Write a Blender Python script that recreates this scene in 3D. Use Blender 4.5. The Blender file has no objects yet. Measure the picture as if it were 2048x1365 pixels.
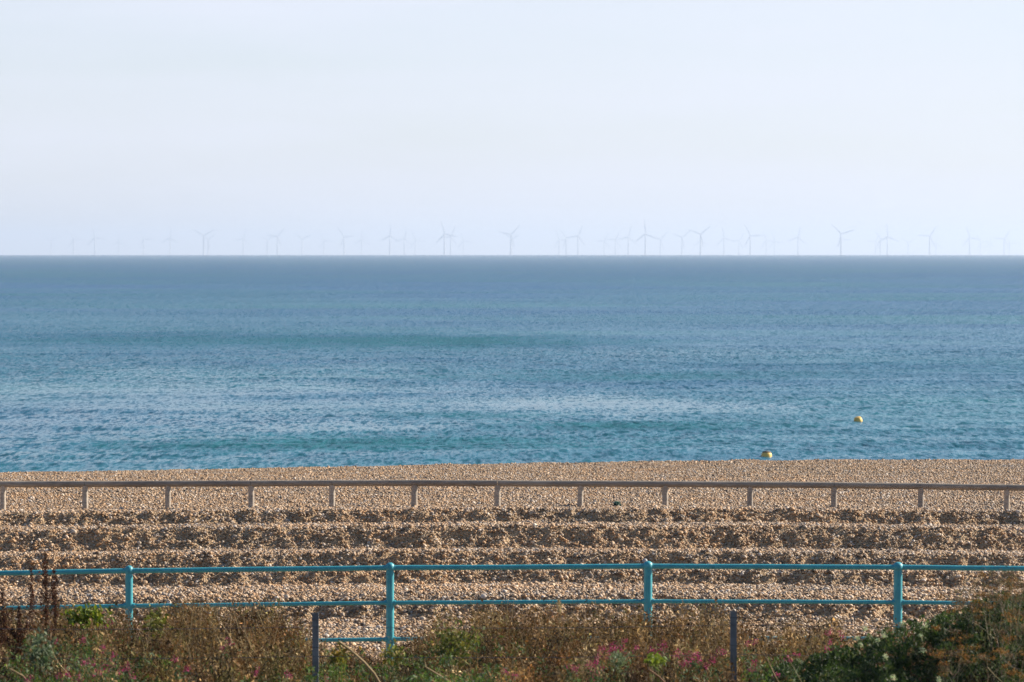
import bpy, math, random
import numpy as np
from mathutils import Vector

R = math.radians
rng = np.random.default_rng(7)
random.seed(7)
sc = bpy.context.scene
col = sc.collection

# ---------------------------------------------------------------- camera, sky, sun, exposure
F = 6400.0            # focal length in pixels of the 2048 px wide photograph
CZ = 11.0             # eye height above the sea
Y0 = 499.5            # pixel row of the true horizontal
cam_d = bpy.data.cameras.new('camera')
cam = bpy.data.objects.new('camera', cam_d); col.objects.link(cam)
cam.location = (0, 0, CZ)
PITCH = math.atan((682.5 - Y0) / F)
cam.rotation_euler = (math.pi / 2 - PITCH, 0, 0)
cam_d.lens = F / 2048 * 36; cam_d.sensor_width = 36
cam_d.clip_start = 0.5; cam_d.clip_end = 60000
cam_d.dof.use_dof = True; cam_d.dof.focus_distance = 52; cam_d.dof.aperture_fstop = 5.0
sc.camera = cam

SUN_AZ, SUN_EL = R(66), R(28)      # azimuth measured from the view direction towards the right
w = bpy.data.worlds.new('World'); sc.world = w; w.use_nodes = True
nt = w.node_tree; nt.nodes.clear()
sky = nt.nodes.new('ShaderNodeTexSky'); sky.sky_type = 'NISHITA'; sky.sun_disc = False
sky.sun_elevation = SUN_EL; sky.sun_rotation = SUN_AZ
sky.altitude = 0; sky.air_density = 1.0; sky.dust_density = .7; sky.ozone_density = 3.0
# thin high cloud veil: very soft streaks whitening the blue
tc = nt.nodes.new('ShaderNodeTexCoord')
mp = nt.nodes.new('ShaderNodeMapping'); mp.inputs['Scale'].default_value = (3, 3, 26)
nz = nt.nodes.new('ShaderNodeTexNoise'); nz.inputs['Scale'].default_value = 1.6; nz.inputs['Detail'].default_value = 4
mr = nt.nodes.new('ShaderNodeMapRange'); mr.inputs['From Min'].default_value = .3; mr.inputs['From Max'].default_value = .75
mr.inputs['To Min'].default_value = .56; mr.inputs['To Max'].default_value = .86
mx = nt.nodes.new('ShaderNodeMixRGB'); mx.inputs['Color2'].default_value = (6.25, 6.45, 7.4, 1)
bg = nt.nodes.new('ShaderNodeBackground'); bg.inputs['Strength'].default_value = 0.068
wo = nt.nodes.new('ShaderNodeOutputWorld')
L = nt.links.new
L(tc.outputs['Generated'], mp.inputs['Vector']); L(mp.outputs['Vector'], nz.inputs['Vector'])
sx_ = nt.nodes.new('ShaderNodeSeparateXYZ'); el = nt.nodes.new('ShaderNodeMapRange'); el.interpolation_type = 'SMOOTHSTEP'
el.inputs['From Min'].default_value = .082; el.inputs['From Max'].default_value = .19
el.inputs['To Min'].default_value = 1; el.inputs['To Max'].default_value = .06
mu = nt.nodes.new('ShaderNodeMath'); mu.operation = 'MULTIPLY'
L(tc.outputs['Generated'], sx_.inputs[0]); L(sx_.outputs['Z'], el.inputs['Value'])
L(nz.outputs['Fac'], mr.inputs['Value']); L(mr.outputs['Result'], mu.inputs[0])
# the veil is thickest over the sea and towards the sun, thin behind the viewer
sea_side = nt.nodes.new('ShaderNodeMapRange'); sea_side.interpolation_type = 'SMOOTHSTEP'
sea_side.inputs['From Min'].default_value = -.35; sea_side.inputs['From Max'].default_value = .6
sea_side.inputs['To Min'].default_value = .12; sea_side.inputs['To Max'].default_value = 1
m2 = nt.nodes.new('ShaderNodeMath'); m2.operation = 'MULTIPLY'
L(sx_.outputs['Y'], sea_side.inputs['Value']); L(sea_side.outputs['Result'], m2.inputs[0]); L(el.outputs['Result'], m2.inputs[1])
L(m2.outputs[0], mu.inputs[1])
L(mu.outputs[0], mx.inputs['Fac'])
L(sky.outputs['Color'], mx.inputs['Color1']); L(mx.outputs['Color'], bg.inputs['Color'])
L(bg.outputs['Background'], wo.inputs['Surface'])

sd = bpy.data.lights.new('sun', 'SUN'); sd.energy = 5.0; sd.angle = R(0.6); sd.color = (1.0, .90, .74)
so = bpy.data.objects.new('sun', sd); col.objects.link(so)
to_sun = Vector((math.sin(SUN_AZ) * math.cos(SUN_EL), math.cos(SUN_AZ) * math.cos(SUN_EL), math.sin(SUN_EL)))
so.rotation_euler = to_sun.to_track_quat('Z', 'Y').to_euler()
so.location = (40, 10, 60)

sc.view_settings.view_transform = 'Standard'; sc.view_settings.look = 'None'
sc.view_settings.exposure = 1.05; sc.view_settings.gamma = 1
sc.cycles.use_denoising = True
sc.cycles.max_bounces = 6; sc.cycles.volume_bounces = 0; sc.cycles.transparent_max_bounces = 8

# ---------------------------------------------------------------- helpers
def at(px, py, d):
    """world point seen at pixel (px,py) of the 2048x1365 photograph at forward distance d"""
    a = math.atan((py - 682.5) / F) + PITCH
    sx = (px - 1024) / F
    # ray in camera space (sx, sy, -1) rotated by the pitch
    sy = -(py - 682.5) / F
    c, s = math.cos(PITCH), math.sin(PITCH)
    fy = c + sy * s
    fz = -s + sy * c
    t = d / fy
    return Vector((sx * t, d, CZ + fz * t))

def at_np(px, py, d):
    sx = (px - 1024) / F; sy = -(py - 682.5) / F
    c, s = math.cos(PITCH), math.sin(PITCH)
    t = d / (c + sy * s)
    return np.stack([sx * t, d + 0 * t, CZ + (-s + sy * c) * t], -1)

def tag(o, label=None, cat=None, group=None, kind=None):
    if label: o['label'] = label
    if cat: o['category'] = cat
    if group: o['group'] = group
    if kind: o['kind'] = kind
    return o

def empty(name, loc, rz=0):
    o = bpy.data.objects.new(name, None); col.objects.link(o)
    o.location = loc; o.rotation_euler = (0, 0, rz); o.empty_display_size = .1
    return o

def link_mesh(name, me, mat, parent=None, loc=(0, 0, 0)):
    o = bpy.data.objects.new(name, me); col.objects.link(o)
    if mat: me.materials.append(mat)
    if parent: o.parent = parent
    o.location = loc
    return o

def np_mesh(name, V, faces, smooth=False, colors=None):
    """V (n,3); faces (m,k) with k constant"""
    me = bpy.data.meshes.new(name)
    V = np.ascontiguousarray(V, dtype=np.float32); faces = np.ascontiguousarray(faces, dtype=np.int32)
    m, k = faces.shape
    me.vertices.add(len(V)); me.vertices.foreach_set('co', V.ravel())
    me.loops.add(m * k); me.loops.foreach_set('vertex_index', faces.ravel())
    me.polygons.add(m)
    me.polygons.foreach_set('loop_start', np.arange(0, m * k, k, dtype=np.int32))
    me.polygons.foreach_set('loop_total', np.full(m, k, dtype=np.int32))
    me.polygons.foreach_set('use_smooth', np.full(m, smooth, dtype=bool))
    me.update(calc_edges=True)
    if colors is not None:
        a = me.color_attributes.new('col', 'FLOAT_COLOR', 'POINT')
        c4 = np.ones((len(V), 4), dtype=np.float32); c4[:, :3] = colors
        a.data.foreach_set('color', c4.ravel())
    return me

class MB:
    """collects quads and tris in lists and links them as ONE mesh"""
    def __init__(s): s.v = []; s.f = []; s.sm = []
    def tube(s, pts, radii, n=10, caps=True, squash=None):
        pts = [Vector(p) for p in pts]; base = len(s.v)
        for i, p in enumerate(pts):
            if i == 0: t = pts[1] - pts[0]
            elif i == len(pts) - 1: t = pts[-1] - pts[-2]
            else: t = (pts[i + 1] - pts[i - 1])
            t.normalize()
            u = t.orthogonal() if abs(t.z) > .9 else t.cross(Vector((0, 0, 1)))
            if abs(t.z) > .9: u = Vector((1, 0, 0)) - t * t.x
            u.normalize(); q = t.cross(u)
            for k in range(n):
                a = 2 * math.pi * k / n
                s.v.append(p + (u * math.cos(a) + q * math.sin(a)) * radii[i])
        for i in range(len(pts) - 1):
            for k in range(n):
                a = base + i * n + k; b = base + i * n + (k + 1) % n
                s.f.append((a, b, b + n, a + n)); s.sm.append(True)
        if caps:
            s.f.append(tuple(base + k for k in reversed(range(n)))); s.sm.append(False)
            e = base + (len(pts) - 1) * n
            s.f.append(tuple(e + k for k in range(n))); s.sm.append(False)
        return s
    def lathe(s, c, prof, n=16):
        base = len(s.v); c = Vector(c)
        for r, z in prof:
            for k in range(n):
                a = 2 * math.pi * k / n
                s.v.append(c + Vector((r * math.cos(a), r * math.sin(a), z)))
        for i in range(len(prof) - 1):
            for k in range(n):
                a = base + i * n + k; b = base + i * n + (k + 1) % n
                s.f.append((a, b, b + n, a + n)); s.sm.append(True)
        s.f.append(tuple(base + k for k in reversed(range(n)))); s.sm.append(False)
        e = base + (len(prof) - 1) * n
        s.f.append(tuple(e + k for k in range(n))); s.sm.append(False)
        return s
    def mesh(s, name):
        me = bpy.data.meshes.new(name); me.from_pydata(s.v, [], s.f)
        me.polygons.foreach_set('use_smooth', s.sm); me.update(); me.set_sharp_from_angle(angle=R(50))
        return me
    def build(s, name, mat, parent=None, loc=(0, 0, 0)):
        return link_mesh(name, s.mesh(name), mat, parent, loc)

def vnoise(x, y, seed=0):
    """smooth 2-D value noise in -1..1"""
    xi = np.floor(x).astype(np.int64); yi = np.floor(y).astype(np.int64)
    fx = x - xi; fy = y - yi
    fx = fx * fx * fx * (fx * (fx * 6 - 15) + 10); fy = fy * fy * fy * (fy * (fy * 6 - 15) + 10)
    def h(a, b):
        n = (a * 374761393 + b * 668265263 + seed * 974634777) & 0xFFFFFFFF
        n = ((n ^ (n >> 13)) * 1274126177) & 0xFFFFFFFF
        n = n ^ (n >> 16)
        return (n & 0xFFFF) / 32767.5 - 1
    a = h(xi, yi); b = h(xi + 1, yi); c = h(xi, yi + 1); d = h(xi + 1, yi + 1)
    return (a * (1 - fx) + b * fx) * (1 - fy) + (c * (1 - fx) + d * fx) * fy

class Mat:
    def __init__(s, name):
        s.m = bpy.data.materials.new(name); s.m.use_nodes = True
        s.t = s.m.node_tree; s.t.nodes.clear()
        s.out = s.n('OutputMaterial')
    def n(s, typ, ins=None, **kw):
        nd = s.t.nodes.new('ShaderNode' + typ)
        for k, v in kw.items(): setattr(nd, k, v)
        for k, v in (ins or {}).items():
            if isinstance(v, bpy.types.NodeSocket): s.t.links.new(v, nd.inputs[k])
            else: nd.inputs[k].default_value = v
        return nd
    def ramp(s, fac, stops, interp='LINEAR'):
        r = s.n('ValToRGB', {'Fac': fac}); cr = r.color_ramp; cr.interpolation = interp
        while len(cr.elements) < len(stops): cr.elements.new(.5)
        for e, (p, c) in zip(cr.elements, stops): e.position = p; e.color = (*c, 1)
        return r.outputs['Color']
    def end(s, shader): s.t.links.new(shader, s.out.inputs['Surface']); return s.m

# ---------------------------------------------------------------- materials
def mat_shingle_ground():
    m = Mat('shingle ground')
    g = m.n('NewGeometry')
    n1 = m.n('TexVoronoi', {'Vector': g.outputs['Position'], 'Scale': 40.0})
    n2 = m.n('TexNoise', {'Vector': g.outputs['Position'], 'Scale': 1.3, 'Detail': 6})
    hue = m.n('SeparateColor', {'Color': n1.outputs['Color']})
    c = m.ramp(hue.outputs[0], [(0, (.11, .074, .042)), (.35, (.33, .21, .108)), (.65, (.44, .29, .155)), (1, (.50, .38, .25))])
    big = m.ramp(n2.outputs['Fac'], [(.35, (.8, .76, .72)), (.65, (1, 1, 1))])
    cc = m.n('MixRGB', {'Fac': 1.0, 'Color1': c, 'Color2': big}, blend_type='MULTIPLY')
    # soil and litter on the bank in front of the railing
    xyz = m.n('SeparateXYZ', {'Vector': g.outputs['Position']})
    n3 = m.n('TexNoise', {'Vector': g.outputs['Position'], 'Scale': .9, 'Detail': 4})
    wob = m.n('Math', {0: n3.outputs['Fac'], 1: 3.0}, operation='MULTIPLY')
    yy = m.n('Math', {0: xyz.outputs['Y'], 1: wob.outputs[0]}, operation='ADD')
    f = m.n('MapRange', {'Value': yy.outputs[0], 'From Min': 34.6, 'From Max': 36.2})
    n4 = m.n('TexNoise', {'Vector': g.outputs['Position'], 'Scale': 30.0, 'Detail': 5})
    soil = m.ramp(n4.outputs['Fac'], [(.3, (.035, .026, .016)), (.7, (.10, .075, .045))])
    fin = m.n('MixRGB', {'Fac': f.outputs[0], 'Color1': soil, 'Color2': cc.outputs[0]})
    b = m.n('Bump', {'Height': n1.outputs['Distance'], 'Strength': .7, 'Distance': .03}, invert=True)
    p = m.n('BsdfPrincipled', {'Base Color': fin.outputs[0], 'Roughness': .85, 'Normal': b.outputs[0]})
    return m.end(p.outputs[0])

def mat_pebble():
    m = Mat('flint pebbles')
    oi = m.n('ObjectInfo')
    c = m.ramp(oi.outputs['Random'], [
        (0, (0.062, 0.046, 0.036)), (.12, (0.168, 0.106, 0.059)), (.22, (0.291, 0.173, 0.085)), (.34, (0.392, 0.224, 0.104)),
        (.46, (0.459, 0.282, 0.143)), (.56, (0.347, 0.224, 0.129)), (.66, (0.493, 0.317, 0.167)), (.75, (0.280, 0.230, 0.189)),
        (.83, (0.526, 0.368, 0.232)), (.90, (0.594, 0.470, 0.347)), (.96, (0.414, 0.358, 0.318)), (1, (0.762, 0.655, 0.549))])
    tcn = m.n('TexCoord')
    n = m.n('TexNoise', {'Vector': tcn.outputs['Object'], 'Scale': 2.0, 'Detail': 3})
    r = m.ramp(n.outputs['Fac'], [(.3, (.72, .70, .68)), (.7, (1.1, 1.08, 1.05))])
    cc = m.n('MixRGB', {'Fac': 1.0, 'Color1': c, 'Color2': r}, blend_type='MULTIPLY')
    # drifts of greyer and of tawnier stones
    ms = m.n('Mapping', {'Vector': oi.outputs['Location'], 'Scale': (.28, .75, .3)})
    dn = m.n('TexNoise', {'Vector': ms.outputs[0], 'Scale': 1.0, 'Detail': 4, 'Roughness': .6})
    dr = m.ramp(dn.outputs['Fac'], [(.32, (.80, .84, .90)), (.5, (1, 1, 1)), (.68, (1.10, 1.03, .92))])
    cc = m.n('MixRGB', {'Fac': 1.0, 'Color1': cc.outputs[0], 'Color2': dr}, blend_type='MULTIPLY')
    p = m.n('BsdfPrincipled', {'Base Color': cc.outputs[0], 'Roughness': .62})
    return m.end(p.outputs[0])

def mat_water():
    m = Mat('sea water')
    g = m.n('NewGeometry')
    def nz(scale, sxy, det=2, off=0.0):
        mp = m.n('Mapping', {'Vector': g.outputs['Position'], 'Scale': (sxy[0], sxy[1], 0.0), 'Location': (off, off * .7, off)})
        return m.n('TexNoise', {'Vector': mp.outputs[0], 'Scale': scale, 'Detail': det, 'Roughness': .6})
    layers = [(nz(1 / 4.0, (.6, .6), 1, 3.1), .14), (nz(1 / .85, (.8, .27), 2, 11.7), .42), (nz(1 / .32, (1, .20), 2, 27.3), .46)]
    gust = nz(1 / 70.0, (.45, 1), 4, 51.0)
    amp = m.n('MapRange', {'Value': gust.outputs['Fac'], 'From Min': .32, 'From Max': .68, 'To Min': .42, 'To Max': 1.2})
    fg = m.n('MapRange', {'Value': m.n('SeparateXYZ', {'Vector': g.outputs['Position']}).outputs['Y'], 'From Min': 380, 'From Max': 1700})
    amp = m.n('Mix', {0: fg.outputs[0], 2: amp.outputs[0], 3: 1.3})
    # pale glints, put in by tilting the normals, and rougher green wave faces lying on the water, with ragged edges
    rag = nz(1 / 9.0, (1, .45), 3, 91.0)
    rg = m.n('VectorMath', {0: rag.outputs['Color'], 1: (.5, .5, .5)}, operation='SUBTRACT')
    rg = m.n('VectorMath', {0: rg.outputs[0], 1: (1.5, 1.5, 0)}, operation='MULTIPLY')
    pat = green = None
    for cx, cy, rx, ry, dv in ((-26, 225, 34, 105, -.68), (7, 226, 13, 19, -1.25), (-9, 199, 9, 9, -.65), (-6, 182, 19, 10, .85), (8, 200, 11, 7.5, 1.0),
                               (-2, 213, 9, 6, .6), (-36, 392, 46, 44, .8), (-5, 385, 30, 34, .8), (14, 278, 20, 16, .6), (44, 300, 34, 30, .4), (-14, 178, 14, 8, .7),
                               (20, 340, 30, 30, -.3)):
        mpb = m.n('Mapping', {'Vector': g.outputs['Position'], 'Location': (-cx / rx, -cy / ry, 0), 'Scale': (1 / rx, 1 / ry, 0)})
        mq = m.n('VectorMath', {0: mpb.outputs[0], 1: rg.outputs[0]}, operation='ADD')
        gr = m.n('TexGradient', {'Vector': mq.outputs[0]}, gradient_type='SPHERICAL')
        b = m.n('Math', {0: gr.outputs['Fac'], 1: dv}, operation='MULTIPLY')
        pat = b if pat is None else m.n('Math', {0: pat.outputs[0], 1: b.outputs[0]}, operation='ADD')
        if dv > .5:
            green = gr if green is None else m.n('Math', {0: green.outputs[0], 1: gr.outputs[0]}, operation='ADD')
    a2 = m.n('Math', {0: pat.outputs[0], 1: .12}, operation='MULTIPLY')
    amp = m.n('Math', {0: amp.outputs[0], 1: a2.outputs[0]}, operation='ADD')
    amp = m.n('Math', {0: amp.outputs[0], 1: .25}, operation='MAXIMUM')
    acc = None
    for n, a in layers:
        s = m.n('VectorMath', {0: n.outputs['Color'], 1: (.5, .5, .5)}, operation='SUBTRACT')
        s = m.n('VectorMath', {0: s.outputs[0], 1: (a * 2.0, a * 3.0, 0)}, operation='MULTIPLY')
        acc = s if acc is None else m.n('VectorMath', {0: acc.outputs[0], 1: s.outputs[0]}, operation='ADD')
    acc = m.n('VectorMath', {0: acc.outputs[0], 'Scale': amp.outputs[0]}, operation='SCALE')
    # at a grazing view mostly the shoreward faces of the wavelets are seen
    ab = m.n('VectorMath', {0: acc.outputs[0]}, operation='ABSOLUTE')
    sx, sa = m.n('SeparateXYZ', {'Vector': acc.outputs[0]}), m.n('SeparateXYZ', {'Vector': ab.outputs[0]})
    tilt = m.n('MapRange', {'Value': m.n('SeparateXYZ', {'Vector': g.outputs['Position']}).outputs['Y'], 'From Min': 200, 'From Max': 1300, 'To Min': .035, 'To Max': .09})
    pt = m.n('Math', {0: pat.outputs[0], 1: .125}, operation='MULTIPLY')
    tilt = m.n('Math', {0: tilt.outputs[0], 1: pt.outputs[0]}, operation='ADD')
    ny = m.n('Math', {0: sa.outputs['Y'], 1: tilt.outputs[0]}, operation='ADD')
    ny = m.n('Math', {0: ny.outputs[0], 1: -1.0}, operation='MULTIPLY')
    acc = m.n('CombineXYZ', {'X': sx.outputs['X'], 'Y': ny.outputs[0], 'Z': 0.0})
    nn = m.n('VectorMath', {0: g.outputs['Normal'], 1: acc.outputs[0]}, operation='ADD')
    nn = m.n('VectorMath', {0: nn.outputs[0]}, operation='NORMALIZE')
    # upwelling colour: greener and paler over the shallows, bluer far out
    xyz = m.n('SeparateXYZ', {'Vector': g.outputs['Position']})
    f = m.n('MapRange', {'Value': xyz.outputs['Y'], 'From Min': 160, 'From Max': 900})
    pn = nz(1 / 45.0, (.4, 1), 3, 80.0)
    base = m.n('MixRGB', {'Fac': f.outputs[0], 'Color1': (.012, .088, .142, 1), 'Color2': (.008, .082, .185, 1)})
    base2 = m.n('MixRGB', {'Fac': m.n('MapRange', {'Value': pn.outputs['Fac'], 'From Min': .4, 'From Max': .65}).outputs[0],
                           'Color1': base.outputs[0], 'Color2': (.013, .118, .145, 1)})
    gm = m.n('Math', {0: green.outputs[0], 1: .5}, operation='MULTIPLY', use_clamp=True)
    base2 = m.n('MixRGB', {'Fac': gm.outputs[0], 'Color1': base2.outputs[0], 'Color2': (.014, .135, .140, 1)})
    p = m.n('BsdfPrincipled', {'Base Color': base2.outputs[0], 'Roughness': .2, 'IOR': 1.333, 'Normal': nn.outputs[0]})
    return m.end(p.outputs[0])

def mat_wood(name='weathered round timber', k=1.0):
    m = Mat(name)
    tcn = m.n('TexCoord')
    oi = m.n('ObjectInfo')
    sh = m.n('VectorMath', {0: tcn.outputs['Object'], 1: oi.outputs['Location']}, operation='ADD')
    mp = m.n('Mapping', {'Vector': sh.outputs[0], 'Scale': (2.0, 14, 14)})
    n = m.n('TexNoise', {'Vector': mp.outputs[0], 'Scale': 2.5, 'Detail': 6})
    n2 = m.n('TexNoise', {'Vector': sh.outputs[0], 'Scale': 1.1, 'Detail': 3})
    c = m.ramp(n.outputs['Fac'], [(.25, (.17 * k, .14 * k, .115 * k)), (.5, (.27 * k, .225 * k, .18 * k)), (.75, (.36 * k, .31 * k, .26 * k))])
    v = m.ramp(n2.outputs['Fac'], [(.35, (.65, .65, .68)), (.65, (1, 1, 1))])
    cc = m.n('MixRGB', {'Fac': 1.0, 'Color1': c, 'Color2': v}, blend_type='MULTIPLY')
    b = m.n('Bump', {'Height': n.outputs['Fac'], 'Strength': .25, 'Distance': .01})
    p = m.n('BsdfPrincipled', {'Base Color': cc.outputs[0], 'Roughness': .7, 'Normal': b.outputs[0]})
    return m.end(p.outputs[0])

def mat_teal():
    m = Mat('turquoise railing paint')
    g = m.n('NewGeometry')
    n = m.n('TexNoise', {'Vector': g.outputs['Position'], 'Scale': 7.0, 'Detail': 6, 'Roughness': .65})
    n2 = m.n('TexNoise', {'Vector': g.outputs['Position'], 'Scale': 38.0, 'Detail': 3})
    c = m.ramp(n.outputs['Fac'], [(.3, (.026, .235, .30)), (.7, (.050, .36, .42))])
    rust = m.n('MapRange', {'Value': n2.outputs['Fac'], 'From Min': .68, 'From Max': .74})
    cc = m.n('MixRGB', {'Fac': rust.outputs[0], 'Color1': c, 'Color2': (.10, .075, .06, 1)})
    b = m.n('Bump', {'Height': n2.outputs['Fac'], 'Strength': .15, 'Distance': .004})
    p = m.n('BsdfPrincipled', {'Base Color': cc.outputs[0], 'Roughness': .5, 'Normal': b.outputs[0]})
    return m.end(p.outputs[0])

def mat_simple(name, c, rough=.6, metal=0.0, var=.25, scale=6.0):
    m = Mat(name)
    tcn = m.n('TexCoord')
    n = m.n('TexNoise', {'Vector': tcn.outputs['Object'], 'Scale': scale, 'Detail': 4})
    lo = tuple(x * (1 - var) for x in c); hi = tuple(min(1, x * (1 + var)) for x in c)
    cc = m.ramp(n.outputs['Fac'], [(.3, lo), (.7, hi)])
    p = m.n('BsdfPrincipled', {'Base Color': cc, 'Roughness': rough, 'Metallic': metal})
    return m.end(p.outputs[0])

def mat_plant(name, transl=.35, rough=.5):
    m = Mat(name)
    a = m.n('Attribute', attribute_name='col')
    d = m.n('BsdfPrincipled', {'Base Color': a.outputs['Color'], 'Roughness': rough, 'Specular IOR Level': .12})
    br = m.n('HueSaturation', {'Color': a.outputs['Color'], 'Value': 1.35, 'Saturation': 1.1})
    t = m.n('BsdfTranslucent', {'Color': br.outputs[0]})
    x = m.n('MixShader', {0: transl, 1: d.outputs[0], 2: t.outputs[0]})
    return m.end(x.outputs[0])

M_GROUND = mat_shingle_ground(); M_PEB = mat_pebble(); M_WATER = mat_water(); M_WOOD = mat_wood()
M_TEAL = mat_teal(); M_POST = mat_wood('sun-bleached timber post', 1.5)  # posts: rail timber in a lighter colour, standing in for sunlight on them
M_STEEL = mat_simple('galvanised grey steel', (.17, .18, .20), .45, .5, .3, 9)
M_WIRE = mat_simple('dull fence wire', (.16, .16, .17), .5, .6)
M_TURB = mat_simple('pale turbine paint', (.71, .72, .76), .5, 0, .03, .02)
M_BUOY = mat_simple('faded yellow buoy shell', (.76, .46, .09), .5, 0, .18, 3)
M_BUOYTOP = mat_simple('dirty dark buoy cap', (.10, .075, .05), .8, 0, .3, 5)
M_STONE = mat_simple('grey flint cobble', (.24, .24, .25), .55, 0, .25, 9)
M_LEAF = mat_plant('living leaves', .30)
M_DRY = mat_plant('dry stems', .18, .7)
M_PETAL = mat_plant('flower petals', .3)

# ---------------------------------------------------------------- ground
_PD = np.array([-30, 0, 8, 12, 24, 28, 32, 35, 36, 39, 43.4, 43.62, 44.1, 45.4, 47.66, 48.0, 50.15, 50.5, 52.48, 53.0, 54.98, 55.38, 58, 64, 85, 88, 95, 118, 140, 400.])
_PZ = np.array([-1.7, -1.7, -1.7, -1.85, -3.35, -3.90, -4.42, -4.62, -4.66, -4.84, -5.04, -5.05, -4.82, -4.84, -5.02, -4.83, -5.02, -4.80, -4.93, -4.61, -4.72, -4.52, -4.69, -4.84, -5.73, -5.98, -7.2, -11.9, -15, -30])
def px_of(X, d): return 1024 + F * X / np.maximum(d, 5)
def ground_z(X, d, fine=True):
    """height above the sea of the bank, the ploughed shingle ridges and the beach"""
    X = np.asarray(X, float); d = np.asarray(d, float)
    mid = np.clip((d - 40) / 2.5, 0, 1) * np.clip((57.0 - d) / 1.2, 0, 1)
    wob = .11 * vnoise(X / 2.3, d / 6.0, 1) + .05 * vnoise(X / .7, d / 3.0, 2)
    z = np.interp(d + wob * mid, _PD, _PZ)
    px = px_of(X, d)
    o1 = np.interp(px, [-800, 0, 500, 1024, 1500, 2048, 2900], [9, 7, 1, -2, -1, 5, 12])
    w1 = np.clip((d - 42) / 3, 0, 1) * np.clip((66 - d) / 6, 0, 1)
    z = z - o1 / F * d * w1
    crest = np.interp(px, [-700, 0, 250, 500, 700, 900, 1100, 1300, 1600, 1800, 2048, 2700], [958, 947, 943, 938, 934, 930.5, 927, 924, 921, 920, 921, 925])
    w2 = np.clip((d - 66) / 19, 0, 1) * np.clip((115 - d) / 20, 0, 1)
    z = z - (crest - 930) / F * np.minimum(d, 88) * w2
    if fine:
        face = np.interp(d, [43.0, 43.35, 43.75, 44.1, 45.0, 46.8, 47.6, 47.8, 48.0, 48.6, 49.9, 50.1, 50.28, 50.5, 51.1, 52.2, 52.45, 52.72, 53.0, 53.5, 54.8, 54.95, 55.2, 55.4, 55.9],
                         [.4, .6, 1, .45, .25, .15, .5, 1, .4, .15, .12, .5, 1, .38, .1, .08, .5, 1, .35, .08, .08, .5, 1, .35, .1])
        p, q = X * .86 + d * .51, d * .86 - X * .51
        lump = (.055 * vnoise(p / .17, q / .24, 3) + .060 * vnoise(q / .09, p / .11, 4) + .03 * vnoise(p / .8, q / .7, 8)
                - .11 * np.clip(vnoise(p / .27, q / .36, 12) - .28, 0, 1))
        z = z + mid * (face * lump + (1 - face) * .010 * vnoise(p / .3, q / .35, 6))
        far = np.clip((d - 36) / 2, 0, 1) * (1 - mid)
        z = z + far * (.022 * vnoise(X / .9, d / 1.1, 5) + .012 * vnoise(X / .3, d / .35, 6))
        bank = np.clip((36 - d) / 2, 0, 1)
        z = z + bank * .09 * vnoise(X / 1.1, d / 1.1, 7)
    return z + CZ

def beach():
    xin = np.arange(-16, 16.01, .075)
    xo = 16 + np.cumsum(.12 * 1.16 ** np.arange(42))
    xs = np.concatenate([-xo[::-1], xin, xo])
    ds = np.concatenate([np.arange(-30, 18, 1.0), np.arange(18, 39, .15), np.arange(39, 59, .045), np.arange(59, 96, .12), np.arange(96, 141, .8)])
    XX, DD = np.meshgrid(xs, ds)
    Z = ground_z(XX, DD)
    V = np.stack([XX, DD, Z], -1).reshape(-1, 3)
    nx, ny = len(xs), len(ds)
    i = (np.arange(ny - 1)[:, None] * nx + np.arange(nx - 1)[None]).ravel()
    Fc = np.stack([i, i + 1, i + nx + 1, i + nx], -1)
    o = link_mesh('ground', np_mesh('ground', V, Fc, True), M_GROUND)
    tag(o, kind='structure')
beach()

# ---------------------------------------------------------------- sea, curving away with the earth
RE = 7.4e6
def sea_z(x, y):
    r = np.hypot(x, y)
    fade = np.clip((620 - r) / 400, 0, 1)
    ph = 2 * math.pi * (y + .10 * x) / 24.0
    grp = vnoise(x / 15, y / 26, 21)
    jit = 1.8 * vnoise(x / 24, y / 26, 22)
    s = np.sin(ph + jit * 1.6)
    s = np.where(s > 0, s ** 2 * s, s * .35)
    sw = .15 * s * np.clip(grp * 1.3 + .45, 0, 1.2)
    sw = sw + .04 * np.clip((330 - r) / 150, 0, 1) * np.sin(2 * math.pi * (y * .96 - .28 * x) / 9.0 + 3.0 * vnoise(x / 6, y / 9, 23))
    return sw * fade - r * r / (2 * RE)

def sea():
    rs = [92.0]
    while rs[-1] < 27000:
        r = rs[-1]
        rs.append(r + min(max(.55, .0040 * r), 150) if r > 330 else r + .55 + (r - 92) * .003)
    rs = np.array(rs)
    an = np.concatenate([np.linspace(-55, -13, 60)[:-1], np.linspace(-13, 13, 300), np.linspace(13, 55, 60)[1:]]) * math.pi / 180
    A, RR = np.meshgrid(an, rs)
    X = np.sin(A) * RR; Y = np.cos(A) * RR
    V = np.stack([X, Y, sea_z(X, Y)], -1).reshape(-1, 3)
    nx, ny = len(an), len(rs)
    i = (np.arange(ny - 1)[:, None] * nx + np.arange(nx - 1)[None]).ravel()
    Fc = np.stack([i, i + 1, i + nx + 1, i + nx], -1)
    tag(link_mesh('sea', np_mesh('sea', V, Fc, True), M_WATER), kind='structure')
sea()

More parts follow.
